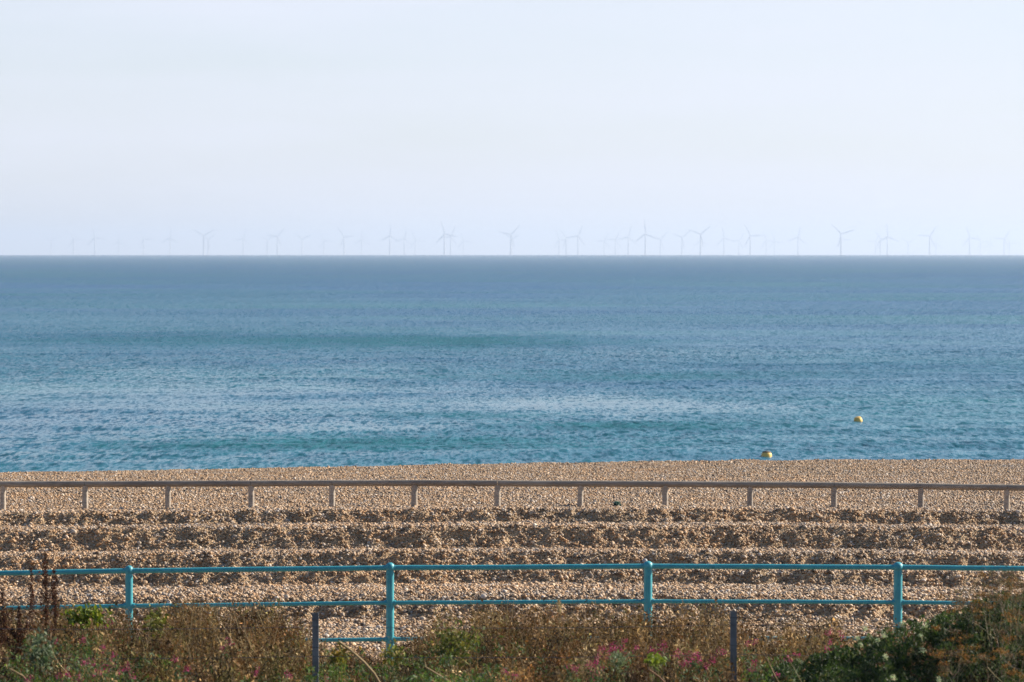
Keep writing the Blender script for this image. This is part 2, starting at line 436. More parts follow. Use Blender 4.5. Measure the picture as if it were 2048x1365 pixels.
# ---------------------------------------------------------------- haze over the sea
def haze():
    x, y0, y1, z0, z1 = 16000, -60, 28000, -75, 150
    V = [(-x, y0, z0), (x, y0, z0), (x, y1, z0), (-x, y1, z0), (-x, y0, z1), (x, y0, z1), (x, y1, z1), (-x, y1, z1)]
    Fc = [(3, 2, 1, 0), (4, 5, 6, 7), (0, 1, 5, 4), (1, 2, 6, 5), (2, 3, 7, 6), (3, 0, 4, 7)]
    me = bpy.data.meshes.new('haze'); me.from_pydata(V, [], Fc); me.update()
    m = Mat('sea haze')
    v = m.n('VolumePrincipled', {'Color': (.67, .79, 1.0, 1), 'Density': HAZE_DENSITY, 'Anisotropy': .25})
    m.t.links.new(v.outputs[0], m.out.inputs['Volume'])
    tag(link_mesh('haze', me, m.m), kind='stuff')
HAZE_DENSITY = 1.03e-4
haze()

# ---------------------------------------------------------------- shingle pebbles (nobody could count them)
def pebbles():
    pts = []
    def zone(d0, d1, dens, half):
        n = int((d1 - d0) * 2 * (half * (d0 + d1) / 2 + 1.2) * dens)
        d = rng.uniform(d0, d1, n * 2); u = rng.uniform(-1, 1, n * 2)
        hw = half * d + 1.2; keep = rng.uniform(0, 1, n * 2) < hw / (half * d1 + 1.2)
        d, u, hw = d[keep][:n], u[keep][:n], hw[keep][:n]
        pts.append(np.stack([u * hw, d], -1))
    zone(33.5, 43, 640, .165); zone(43, 58, 950, .165); zone(58, 72, 470, .165); zone(72, 89, 260, .165)
    def sides(d0, d1, dens, reach):
        # the same shingle carries on to both sides of what the photograph shows
        n = int((d1 - d0) * 2 * reach * dens)
        d = rng.uniform(d0, d1, n); sg = np.where(rng.uniform(0, 1, n) < .5, -1, 1)
        pts.append(np.stack([sg * (.165 * d + 1.2 + rng.uniform(0, reach, n)), d], -1))
    sides(33.5, 43, 560, 4.5); sides(43, 58, 760, 4.5); sides(58, 72, 360, 5); sides(72, 89, 230, 5)
    P = np.concatenate(pts); X, D = P[:, 0], P[:, 1]
    Z = ground_z(X, D)
    n = len(X)
    r = np.clip(.0145 * np.exp(rng.normal(0, .36, n)), .008, .05)
    big = rng.uniform(0, 1, n) < .006; r[big] *= 1.5; r = np.minimum(r, .040)
    r = r * np.where(D > 58, .92, 1.0) * np.where(D < 43, 1.12, 1.0)
    scl = np.stack([r * rng.uniform(.95, 1.35, n), r * rng.uniform(.8, 1.1, n), r * rng.uniform(.6, .9, n)], -1)
    rot = np.stack([rng.normal(0, .45, n), rng.normal(0, .45, n), rng.uniform(0, 6.283, n)], -1)
    me = bpy.data.meshes.new('shingle')
    me.vertices.add(n); me.vertices.foreach_set('co', np.stack([X, D, Z + r * .25], -1).astype(np.float32).ravel())
    a = me.attributes.new('scl', 'FLOAT_VECTOR', 'POINT'); a.data.foreach_set('vector', scl.astype(np.float32).ravel())
    a = me.attributes.new('rot', 'FLOAT_VECTOR', 'POINT'); a.data.foreach_set('vector', rot.astype(np.float32).ravel())
    me.update()
    o = link_mesh('shingle', me, None); tag(o, kind='stuff')
    ng = bpy.data.node_groups.new('pebble scatter', 'GeometryNodeTree')
    ng.interface.new_socket('Geometry', in_out='INPUT', socket_type='NodeSocketGeometry')
    ng.interface.new_socket('Geometry', in_out='OUTPUT', socket_type='NodeSocketGeometry')
    N = ng.nodes.new; K = ng.links.new
    gi, go = N('NodeGroupInput'), N('NodeGroupOutput')
    join = N('GeometryNodeJoinGeometry')
    for k in range(6):
        ico = N('GeometryNodeMeshIcoSphere'); ico.inputs['Radius'].default_value = 1; ico.inputs['Subdivisions'].default_value = 2
        pos = N('GeometryNodeInputPosition')
        noi = N('ShaderNodeTexNoise'); noi.noise_dimensions = '4D'; noi.inputs['W'].default_value = k * 7.3; noi.inputs['Scale'].default_value = .8
        K(pos.outputs[0], noi.inputs['Vector'])
        sub = N('ShaderNodeVectorMath'); sub.operation = 'SUBTRACT'; K(noi.outputs['Color'], sub.inputs[0]); sub.inputs[1].default_value = (.5, .5, .5)
        scn = N('ShaderNodeVectorMath'); scn.operation = 'SCALE'; K(sub.outputs[0], scn.inputs[0]); scn.inputs['Scale'].default_value = 1.1
        sp = N('GeometryNodeSetPosition'); K(ico.outputs['Mesh'], sp.inputs['Geometry']); K(scn.outputs[0], sp.inputs['Offset'])
        ss = N('GeometryNodeSetShadeSmooth'); K(sp.outputs[0], ss.inputs['Geometry'])
        sm = N('GeometryNodeSetMaterial'); sm.inputs['Material'].default_value = M_PEB; K(ss.outputs[0], sm.inputs['Geometry'])
        g2 = N('GeometryNodeGeometryToInstance'); K(sm.outputs[0], g2.inputs[0])
        K(g2.outputs[0], join.inputs[0])
    ip = N('GeometryNodeInstanceOnPoints'); K(gi.outputs[0], ip.inputs['Points']); K(join.outputs[0], ip.inputs['Instance'])
    ip.inputs['Pick Instance'].default_value = True
    def attr(name):
        na = N('GeometryNodeInputNamedAttribute'); na.data_type = 'FLOAT_VECTOR'; na.inputs['Name'].default_value = name
        return [s for s in na.outputs if s.enabled][0]
    e2r = N('FunctionNodeEulerToRotation'); K(attr('rot'), e2r.inputs[0]); K(e2r.outputs[0], ip.inputs['Rotation'])
    K(attr('scl'), ip.inputs['Scale'])
    K(ip.outputs[0], go.inputs[0])
    md = o.modifiers.new('pebble scatter', 'NODES'); md.node_group = ng
    print('pebbles', n)
pebbles()

# ---------------------------------------------------------------- knee-high wooden rail along the beach
WPX = [6, 170, 336, 502, 664, 829, 995, 1161, 1330, 1500, 1668, 1842, 2014]
def wooden_fence():
    d = 58.0
    root = empty('wooden_fence', (0, d, float(ground_z(0, d))))
    tag(root, 'long low rail of weathered round timber along the shingle beach', 'wooden fence')
    px = [-815, -650, -485, -320, -155] + WPX + [2188, 2362, 2536, 2710, 2884, 3058]
    rail_y = lambda p: float(np.interp(p, [-900, 0, 500, 800, 1100, 1300, 1750, 2048, 2400, 3100], [972, 969, 967.5, 966, 967.5, 968.5, 971.5, 976, 981, 990]))
    tops = []
    for p in px:
        t = at(p, rail_y(p), d)
        gz = float(ground_z(t.x, d)); tops.append(t)
        r = .054 + random.uniform(-.002, .003); lean = random.uniform(-.008, .008)
        MB().tube([(t.x + lean, d, gz - .3), (t.x + lean * .5, d, (gz + t.z) / 2), (t.x, d, t.z - .035)],
                  [r * 1.02, r, r * .97], 16).build('post', M_POST, root).location = -root.location
    j = [0, 2, 4, 6, 8, 9, 11, 13, 15, 17, 19, 21, 23]; assert j[-1] == len(px) - 1, len(px)
    for a, b in zip(j[:-1], j[1:]):
        pts = []; rr = []
        for k in range(a, b + 1):
            pts.append(tops[k].copy()); rr.append(.058 + random.uniform(-.001, .001))
            if k < b:
                mdl = (tops[k] + tops[k + 1]) / 2; mdl.z += random.uniform(-.002, .002)
                pts.append(mdl); rr.append(.0575 + random.uniform(-.001, .001))
        pts[0].x += .003; pts[-1].x -= .003; rr[0] = rr[-1] = .0575
        MB().tube(pts, rr, 18).build('rail', M_WOOD, root).location = -root.location
wooden_fence()

# ---------------------------------------------------------------- turquoise seafront railing
TPX = [(-1285, 1160, 14), (-770, 1153, 14), (-255, 1146, 14), (258, 1141, 15), (780, 1135, 16), (1296, 1132.5, 17), (1796, 1134, 17.5), (2300, 1138, 18), (2810, 1144, 18), (3320, 1150, 18)]
TD = 36.0
def railing():
    root = empty('metal_railing', (0, TD, float(ground_z(0, TD))))
    tag(root, 'turquoise painted tubular metal railing behind the flowers', 'railing')
    off = -root.location
    def row(p, dy):
        return float(np.interp(p, [-1285, -255, 0, 258, 520, 780, 1040, 1296, 1560, 1796, 2048, 2300, 3320],
                               [1163, 1149, 1146, 1142, 1138.5, 1136, 1134, 1133, 1133, 1135, 1137, 1140, 1152])) + dy
    for p, y, wpx in TPX:
        t = at(p, row(p, 0), TD); gz = float(ground_z(t.x, TD)); r = wpx / 2 / F * TD
        post = MB().lathe((t.x, TD, 0), [(r * 1.0, gz - .3), (r, t.z - .06), (r * .98, t.z)], 20).build('post', M_TEAL, root); post.location = off
        kn = MB().lathe((t.x, TD, t.z), [(r * 1.02, -.03), (r * 1.16, -.018), (r * 1.2, .0), (r * 1.14, .022), (r * .92, .042), (r * .55, .055), (r * .1, .060)], 20)
        o = kn.build('ball_cap', M_TEAL, post)
        for dy in (0, 70, 143):
            q = at(p, row(p, dy), TD)
            c = MB().tube([(q.x - r * 1.45, TD, q.z), (q.x - r * .5, TD, q.z), (q.x + r * .5, TD, q.z), (q.x + r * 1.45, TD, q.z)],
                          [.028 + .002, .037, .037, .030], 16).build('socket', M_TEAL, post)
    for dy, rad in ((0, .029), (70, .0225), (143, .0225)):
        for (pa, _, wa), (pb, _, wb) in zip(TPX[:-1], TPX[1:]):
            pts = []
            for k in range(9):
                f = k / 8; p = pa + (pb - pa) * f
                q = at(p, row(p, dy), TD); q.z += -.004 * math.sin(math.pi * f) + random.uniform(-.0012, .0012)
                pts.append(q)
            MB().tube(pts, [rad] * 9, 14).build('rail', M_TEAL, root).location = off
railing()

# ---------------------------------------------------------------- thin grey wire fence among the plants
WD = 28.0
def wire_fence():
    root = empty('wire_fence', (0, WD, float(ground_z(0, WD))))
    tag(root, 'thin wire fence on slim grey steel posts among the plants', 'wire fence')
    off = -root.location
    tops = []
    for p, y in ((-1050, 1229), (-210, 1227), (631, 1226), (1467, 1222), (2290, 1222), (3120, 1222)):
        t = at(p, y, WD); gz = float(ground_z(t.x, WD)); tops.append((t, gz))
        w_, dp = .028, .022
        # open C-section steel post
        prof = [(-w_, -dp), (w_, -dp), (w_, dp), (w_ - .006, dp), (w_ - .006, -dp + .005), (-w_ + .006, -dp + .005), (-w_ + .006, dp), (-w_, dp)]
        v = [(t.x + a, WD + b, z) for z in (gz - .3, t.z) for a, b in prof]; n = 8
        f = [(k, (k + 1) % n, n + (k + 1) % n, n + k) for k in range(n)] + [tuple(range(n, 2 * n)), tuple(reversed(range(n)))]
        me = bpy.data.meshes.new('post'); me.from_pydata(v, [], f); me.update()
        po = link_mesh('post', me, M_STEEL, root); po.location = off
        for dz in (.055, .30, .55):
            MB().tube([(t.x - w_ - .003, WD - dp - .004, t.z - dz), (t.x + w_ + .003, WD - dp - .004, t.z - dz)], [.004, .004], 6).build('wire_clip', M_WIRE, po)
    for dz in (.12, .38, .62):
        for (a, _), (b, _) in zip(tops[:-1], tops[1:]):
            pts = []
            for k in range(9):
                q = a.lerp(b, k / 8); q = Vector((q.x, WD - .03, q.z - dz - .02 * math.sin(math.pi * k / 8))); pts.append(q)
            MB().tube(pts, [.0022] * 9, 5).build('wire', M_WIRE, root).location = off
wire_fence()

# ---------------------------------------------------------------- buoys
def buoy(px, py_mid, dia_px, d, name_label, tilt, cap_tilt):
    c = at(px, py_mid, d); s = float(sea_z(np.array(c.x), np.array(d)))
    r = dia_px / 2 / F * d
    root = empty('buoy', (c.x, d, s)); root.rotation_euler = tilt
    tag(root, name_label, 'buoy', 'yellow buoys near the shore')
    hh = c.z - s
    MB().lathe((0, 0, hh), [(r * .45, -r * 1.25), (r * .82, -r * .95), (r * .98, -r * .5), (r, 0), (r * .98, r * .45), (r * .86, r * .72), (r * .6, r * .85)], 24).build('float', M_BUOY, root)
    MB().lathe((0, 0, hh), [(r * .84, r * .715), (r * .86, r * .80), (r * .70, r * 1.0), (r * .35, r * 1.06)], 24).build('cap', M_BUOYTOP if cap_tilt else M_BUOY, root)
    ring = MB()
    ring.tube([(r * .16 * math.cos(a), 0, hh + r * 1.12 + r * .16 * math.sin(a)) for a in [k * math.pi / 6 for k in range(13)]], [r * .035] * 13, 6, False)
    ring.build('lifting_eye', M_STEEL, root)
buoy(1716.5, 843, 17, 205, 'small yellow buoy floating clear of the beach, farther from shore', (R(10), R(-14), 0), False)
buoy(1533, 914, 21.5, 170, 'yellow buoy with dark cap half hidden by the beach crest', (R(-6), R(3), 0), True)

# ---------------------------------------------------------------- wind turbines beyond the horizon
TURB = [  # px, hub row, rotor phase (degrees clockwise of a blade from straight up)
 (102.8, 481, 60), (147.8, 478.4, 92), (190.4, 474.6, 103), (238, 483.5, 0), (288, 479, 87), (340.8, 476.4, 2), (407.6, 471.8, 59),
 (416.8, 479, 53), (487, 477, 16), (534.6, 480.4, 56), (555, 473.8, 38), (604.7, 478.4, 64), (648.4, 481.7, 92), (688.5, 474.6, 83),
 (723.8, 479.7, 0), (780, 472, 2), (809, 477, 11), (831, 481, 95), (889, 468, 103), (901.6, 474, 22), (927, 482, 99), (1021.5, 470, 43),
 (1023.5, 478, 62), (1118.5, 479.6, 95), (1132.5, 476, 80), (1156, 472.6, 22), (1208.7, 481.7, 26), (1231, 479, 27), (1256.7, 474, 13),
 (1290.7, 468, 113), (1321, 479, 42), (1364, 475, 50), (1401, 469, 49), (1402.5, 482, 0), (1448, 476.5, 108), (1478, 482, 32),
 (1500.5, 471.5, 90), (1532.5, 481, 96), (1549, 483, 101), (1596, 475, 10), (1681.7, 468, 73), (1683, 478.7, 96), (1751, 482.5, 30),
 (1760.6, 478.7, 84), (1774.6, 473, 115), (1816, 485, 60), (1859, 472.6, 33), (1872, 486, 10), (1939, 475.6, 101), (1961, 485, 85),
 (1980, 488, 0), (2008, 478, 31), (2019, 486.5, 90)]
HUB = 84.0
def turbine_parts():
    tower = MB().lathe((0, 0, 0), [(3.6, 0), (3.6, 14), (3.4, 14.1), (2.9, 50), (2.3, 80.5)], 14).mesh('tower')
    plat = MB().lathe((0, 0, 0), [(3.7, 15.5), (5.6, 15.6), (5.6, 16.3), (3.5, 16.4)], 14).mesh('platform')
    nac = MB().tube([(0, -3.2, HUB), (0, -2.0, HUB), (0, 6, HUB + .3), (0, 9.5, HUB + .4)], [2.1, 2.5, 2.5, 1.9], 12).mesh('nacelle')
    hub = MB().tube([(0, -6.6, HUB), (0, -6.2, HUB), (0, -5, HUB), (0, -3.3, HUB)], [.5, 1.3, 2.0, 2.1], 12).mesh('hub')
    bl = MB(); prof = [(1.5, 1.2, 1.2), (4, 1.4, 1.3), (10, 2.5, .9), (22, 2.1, .6), (38, 1.6, .4), (50, 1.1, .3), (56, .4, .12)]
    v, f = [], []
    for z, cx, cy in prof:
        for k in range(8):
            a = 2 * math.pi * k / 8
            v.append((cx * math.cos(a) + cx * .25, cy * math.sin(a), z))
    for i in range(len(prof) - 1):
        for k in range(8):
            a = i * 8 + k; b = i * 8 + (k + 1) % 8; f.append((a, b, b + 8, a + 8))
    f += [tuple(reversed(range(8))), tuple(range(len(v) - 8, len(v)))]
    blade = bpy.data.meshes.new('blade'); blade.from_pydata(v, [], f); blade.update()
    for me in (tower, plat, nac, hub, blade): me.materials.append(M_TURB)
    return tower, plat, nac, hub, blade
ORD = ['first', 'second', 'third', 'fourth', 'fifth', 'sixth', 'seventh', 'eighth', 'ninth', 'tenth', 'eleventh', 'twelfth', 'thirteenth']
def where(px):
    k = int(np.argmin([abs(px - p) for p in WPX])); dx = px - WPX[k]
    side = 'above' if abs(dx) < 14 else ('just right of' if 0 < dx < 45 else 'just left of' if -45 < dx < 0 else 'well right of' if dx > 0 else 'well left of')
    return f'{side} {ORD[k]} wooden post'
def pose(ph):
    ph %= 120
    if ph < 6 or ph > 117: return 'one blade straight up'
    if ph < 19: return 'top blade leaning right'
    if ph < 38: return 'one blade pointing left'
    if ph < 53: return 'upper blade slanting right'
    if ph < 68: return 'Y-shaped rotor'
    if ph < 98: return 'one blade pointing right'
    return 'top blade leaning left'
def turbines():
    tower, plat, nac, hub, blade = turbine_parts()
    seen = {}
    proto = None
    for px, hy, ph in TURB:
        ang = (Y0 - hy) / F      # elevation of the hub; solve for the distance on the curved sea
        lo, hi = 9000., 24000.
        for _ in range(50):
            md = (lo + hi) / 2
            e = (HUB - CZ - md * md / (2 * RE)) / md
            if e > ang: lo = md
            else: hi = md
        d = lo
        base = Vector(((px - 1024) / F * d, d, -d * d / (2 * RE)))
        root = empty('wind_turbine', base, R(14) + math.atan2(-base.x, d))
        size = 'large near' if hy < 474.2 else 'mid-sized' if hy < 479.2 else 'small distant'
        lab = f'{size} wind turbine, {pose(ph)}, {where(px)} from left'
        assert lab not in seen and 4 <= len(lab.split()) <= 16, (lab, px, seen.get(lab))
        seen[lab] = px
        tag(root, lab, 'wind turbine', 'wind turbines along the sea horizon')
        for n, me in (('tower', tower), ('platform', plat), ('nacelle', nac), ('hub', hub)):
            o = bpy.data.objects.new(n, me); col.objects.link(o); o.parent = root
        for k in range(3):
            o = bpy.data.objects.new('blade', blade); col.objects.link(o); o.parent = root
            o.location = (0, -5, HUB); o.rotation_euler = (0, R(ph + 120 * k), 0)
turbines()

# ---------------------------------------------------------------- plants
def ribbons(P0, P1, bend, wid, colr, seg=3):
    """grass-like ribbons from P0 to P1 (n,3), bent sideways by bend (n,3), width wid (n)"""
    n = len(P0); t = np.linspace(0, 1, seg + 1)
    ctr = P0[:, None] * (1 - t[None, :, None]) + P1[:, None] * t[None, :, None] + bend[:, None] * (4 * t * (1 - t))[None, :, None]
    a = rng.uniform(0, math.pi, n); side = np.stack([np.cos(a), np.sin(a), 0 * a], -1)
    wd = wid[:, None] * (1 - .75 * t)[None]
    Lv = ctr - side[:, None] * wd[..., None] / 2; Rv = ctr + side[:, None] * wd[..., None] / 2
    V = np.stack([Lv, Rv], 2).reshape(n, -1, 3)       # per ribbon: L0 R0 L1 R1 ...
    k = 2 * (seg + 1)
    f0 = np.array([[2 * i, 2 * i + 1, 2 * i + 3, 2 * i + 2] for i in range(seg)])
    Fc = (np.arange(n)[:, None, None] * k + f0[None]).reshape(-1, 4)
    C = np.repeat(colr, k, 0)
    return V.reshape(-1, 3), Fc, C

def leaves(P, length, width, colr, up=.3):
    """diamond-folded leaf quads centred near P"""
    n = len(P)
    dr = rng.normal(0, 1, (n, 3)); dr[:, 2] += up; dr /= np.linalg.norm(dr, axis=1)[:, None]
    s = np.cross(dr, rng.normal(0, 1, (n, 3))); s /= np.linalg.norm(s, axis=1)[:, None] + 1e-9
    nm = np.cross(dr, s)
    Lh = length[:, None]; Wh = width[:, None]
    a = P - dr * Lh * .5; b = P + s * Wh * .5 + nm * Wh * .12; c = P + dr * Lh * .5; d = P - s * Wh * .5 + nm * Wh * .12
    V = np.stack([a, b, c, d], 1).reshape(-1, 3)
    Fc = (np.arange(n)[:, None] * 4 + np.arange(4)[None])
    return V, Fc, np.repeat(colr, 4, 0)

def cat(parts):
    V, Fc, C = [], [], []; o = 0
    for v, f, c in parts:
        V.append(v); Fc.append(f + o); C.append(c); o += len(v)
    return np.concatenate(V), np.concatenate(Fc), np.concatenate(C)

def vary(base, n, s=.25):
    base = np.asarray(base)
    k = np.exp(rng.normal(0, s, (n, 1))); h = np.exp(rng.normal(0, .10, (n, 3)))
    return np.clip(base * k * h, 0, 1)

def pick(pal, n, p=None):
    return np.asarray(pal)[rng.choice(len(pal), n, p=p)]

TOPX = [-300, 0, 100, 250, 350, 450, 560, 610, 650, 780, 830, 880, 1000, 1100, 1200, 1300, 1400, 1500, 1600, 1700, 1800, 1900, 2048, 2400]
TOPY = [1208, 1206, 1204, 1210, 1196, 1188, 1196, 1236, 1286, 1290, 1258, 1214, 1200, 1208, 1200, 1211, 1204, 1217, 1222, 1242, 1246, 1216, 1196, 1190]
GRX = [-300, 0, 150, 300, 450, 600, 800, 900, 980, 1080, 1200, 1350, 1500, 1600, 1750, 2048, 2400]
GRY = [1285, 1275, 1270, 1290, 1300, 1310, 1310, 1275, 1262, 1310, 1318, 1322, 1305, 1300, 1335, 1385, 1385]

def scrub():
    # dead stems, twigs, curled leaves and seed heads: one thicket made of many tangled tufts
    parts = []
    K = 3280
    kx = rng.uniform(-900, 2950, K); top = np.interp(kx, TOPX, TOPY)
    kdep = rng.beta(.95, 1.25, K) * 160
    ky = top + kdep + 6
    kd = np.clip(33.4 - kdep / 160 * 7.2 + rng.normal(0, .8, K), 24.2, 34.6)
    PAL = np.array([(.120, .072, .030), (.070, .040, .019), (.190, .125, .055), (.050, .033, .018), (.090, .075, .028), (.24, .175, .09), (.12, .058, .022)])
    kc = 1.13 * PAL[rng.choice(len(PAL), K, p=[.24, .22, .14, .14, .14, .05, .07])] * np.exp(rng.normal(0, .42, (K, 1)))
    low = ky > np.interp(kx, GRX, GRY) + 18
    kp = ~(low & (rng.uniform(0, 1, K) < .62))
    kx, kdep, ky, kd = kx[kp], kdep[kp], ky[kp], kd[kp]; K = len(kx)
    ks = rng.uniform(8, 30, K)
    inside = (kx > 1570) & (ky > np.interp(kx, [1570, 1700, 1800, 2048], [1330, 1285, 1250, 1210]))
    kd = np.where(inside, np.maximum(kd, 30.5), kd)
    N = 38500
    w = rng.integers(0, K, N)
    px = kx[w] + rng.normal(0, 1, N) * ks[w]; py = ky[w] + np.abs(rng.normal(0, 1, N)) * ks[w] * .9 - rng.exponential(5, N)
    d = kd[w] + rng.normal(0, .16, N)
    tip = at_np(px, py, d)
    cx = at_np(kx[w], ky[w], kd[w])
    root = np.stack([cx[:, 0] + rng.normal(0, .05, N), cx[:, 1] + rng.normal(0, .05, N), np.zeros(N)], -1)
    root[:, 2] = ground_z(root[:, 0], root[:, 1]) - .02
    ok = tip[:, 2] - root[:, 2] > .06
    tip, root, c = tip[ok], root[ok], kc[w][ok]; n = len(tip)
    c = c * np.exp(rng.normal(0, .25, (n, 1)))
    bend = rng.normal(0, .05, (n, 3)); bend[:, 2] = 0
    parts.append(ribbons(root, tip, bend, rng.uniform(.004, .010, n), c, 3))
    for _ in range(2):
        t = rng.uniform(.45, .98, n)[:, None]
        b = root * (1 - t) + tip * t + bend * 4 * t * (1 - t)
        e = b + np.stack([rng.normal(0, .05, n), rng.normal(0, .05, n), rng.uniform(-.01, .09, n)], -1)
        parts.append(ribbons(b, e, bend * 0, rng.uniform(.003, .007, n), c * .95, 1))
        parts.append(leaves(e + rng.normal(0, .006, (n, 3)), rng.uniform(.012, .034, n), rng.uniform(.008, .018, n), c * np.exp(rng.normal(.1, .35, (n, 1)))))
    m = n * 4
    idx = rng.integers(0, n, m); t = rng.uniform(.40, 1.0, m)[:, None]
    P = root[idx] * (1 - t) + tip[idx] * t + rng.normal(0, .028, (m, 3))
    parts.append(leaves(P, rng.uniform(.020, .065, m), rng.uniform(.010, .030, m), c[idx] * np.exp(rng.normal(0, .38, (m, 1)))))
    # a few bleached grass stalks standing out of the tangle
    q = 455; px = rng.uniform(-900, 2950, q); dep = rng.beta(1, 1.6, q) * 120
    tp = at_np(px, np.interp(px, TOPX, TOPY) + dep - 14, np.clip(32.5 - dep / 18 + rng.normal(0, .6, q), 25, 34))
    rt = tp + np.stack([rng.normal(0, .10, q), rng.normal(0, .05, q), np.zeros(q)], -1); rt[:, 2] = np.maximum(ground_z(rt[:, 0], rt[:, 1]), tp[:, 2] - rng.uniform(.2, .5, q))
    parts.append(ribbons(rt, tp, rng.normal(0, .03, (q, 3)) * np.array([1, 1, 0]), np.full(q, .006), pick([(.30, .23, .13), (.24, .18, .10)], q), 3))
    V, Fc, C = cat(parts)
    tag(link_mesh('dry_scrub', np_mesh('dry_scrub', V, Fc, False, C), M_DRY), kind='stuff')

def ground_cover():
    # mixed green leafy growth low on the bank
    N = 65500
    px = rng.uniform(-900, 2950, N)
    g = np.interp(px, GRX, GRY) + 14 * vnoise(px / 45, px * 0 + 3.3, 41)
    dep = rng.beta(1.2, 1.0, N) * 120
    py = g + dep + rng.normal(0, 6, N)
    cl = vnoise(px / 28, py / 22, 42) + .5 * vnoise(px / 10, py / 9, 43)
    keep = rng.uniform(-.5, .6, N) < cl + dep / 190 - .05
    px, py, dep = px[keep], py[keep], dep[keep]; n = len(px)
    d = np.clip(31.0 - dep / 120 * 5.5 + rng.normal(0, .8, n) + 1.2 * vnoise(px / 30, py / 30, 44), 23.5, 33)
    P = at_np(px, py, d)
    gz = ground_z(P[:, 0], P[:, 1]); ok = P[:, 2] > gz
    P = P[ok]; px, py = px[ok], py[ok]; n = len(P)
    k = (vnoise(px / 60, py / 40, 45) + 1) / 2
    pal = [(.055, .092, .020), (.038, .068, .022), (.085, .115, .026), (.075, .100, .055), (.09, .080, .03)]
    c = pick(pal, n, [.30, .24, .18, .16, .12]) * np.exp(rng.normal(0, .25, (n, 1))) * (.8 + .5 * k[:, None])
    parts = [leaves(P, rng.uniform(.025, .065, n), rng.uniform(.010, .024, n), c, .8)]
    # stalks beneath a share of the leaves
    s = rng.uniform(0, 1, n) < .16
    tip = P[s]; root = tip.copy(); root[:, :2] += rng.normal(0, .06, (len(root), 2)); root[:, 2] = ground_z(root[:, 0], root[:, 1])
    parts.append(ribbons(root, tip, rng.normal(0, .02, root.shape), np.full(len(root), .006), c[s] * .9, 2))
    V, Fc, C = cat(parts)
    tag(link_mesh('ground_cover', np_mesh('ground_cover', V, Fc, False, C), M_LEAF), kind='stuff')

def part_mesh(name, parts, mat, parent, off):
    V, Fc, C = cat(parts)
    return link_mesh(name, np_mesh(name, V - np.array(off), Fc, False, C), mat, parent)

def plant_root(name, px, py, d, label, cat_, group=None):
    b = at(px, py, d); gz = float(ground_z(b.x, d))
    return tag(empty(name, (b.x, d, gz)), label, cat_, group), np.array([b.x, d, gz])

PINK = [(.30, .032, .11), (.22, .022, .08), (.40, .07, .17), (.30, .06, .11)]
def valerian(heads, d, label):
    hx = np.mean([h[0] for h in heads]); hy = np.mean([h[1] for h in heads])
    root, off = plant_root('valerian_plant', hx, hy, d, label, 'flowering plant', 'pink valerian plants on the bank')
    st, lf = [], []
    for h in heads:
        px, py, sz = h
        dd = d + random.uniform(-.15, .15)
        tip = np.array(at(px, py, dd))
        base = off + np.array([random.uniform(-.06, .06), random.uniform(-.06, .06), -.02])
        nst = 3
        P1 = tip + rng.normal(0, sz * .3, (nst, 3)); P0 = np.repeat(base[None], nst, 0)
        st.append(ribbons(P0, P1, rng.normal(0, .02, (nst, 3)), np.full(nst, .007), vary((.10, .10, .035), nst), 4))
        nl = 26; t = rng.uniform(.15, .9, nl)[:, None]
        P = base * (1 - t) + tip * t + rng.normal(0, .03, (nl, 3))
        lf.append(leaves(P, rng.uniform(.03, .06, nl), rng.uniform(.012, .022, nl), vary((.070, .10, .045), nl), .5))
        # domed, broken cluster of small pink flowers
        npet = int(62 * (sz / .05) ** 1.5) + 14
        q = rng.normal(0, 1, (npet, 3)); q /= np.linalg.norm(q, axis=1)[:, None]
        q *= (rng.uniform(.3, 1, npet) ** .5)[:, None] * sz
        sub = rng.normal(0, sz * .5, (5, 3))
        Pp = tip + q * .85 + sub[rng.integers(0, 5, npet)]
        part_mesh('flower_head', [leaves(Pp, rng.uniform(.008, .016, npet), rng.uniform(.006, .012, npet), pick(PINK, npet) * np.exp(rng.normal(0, .25, (npet, 1))))], M_PETAL, root, off)
    part_mesh('stem', st, M_DRY, root, off); part_mesh('foliage', lf, M_LEAF, root, off)

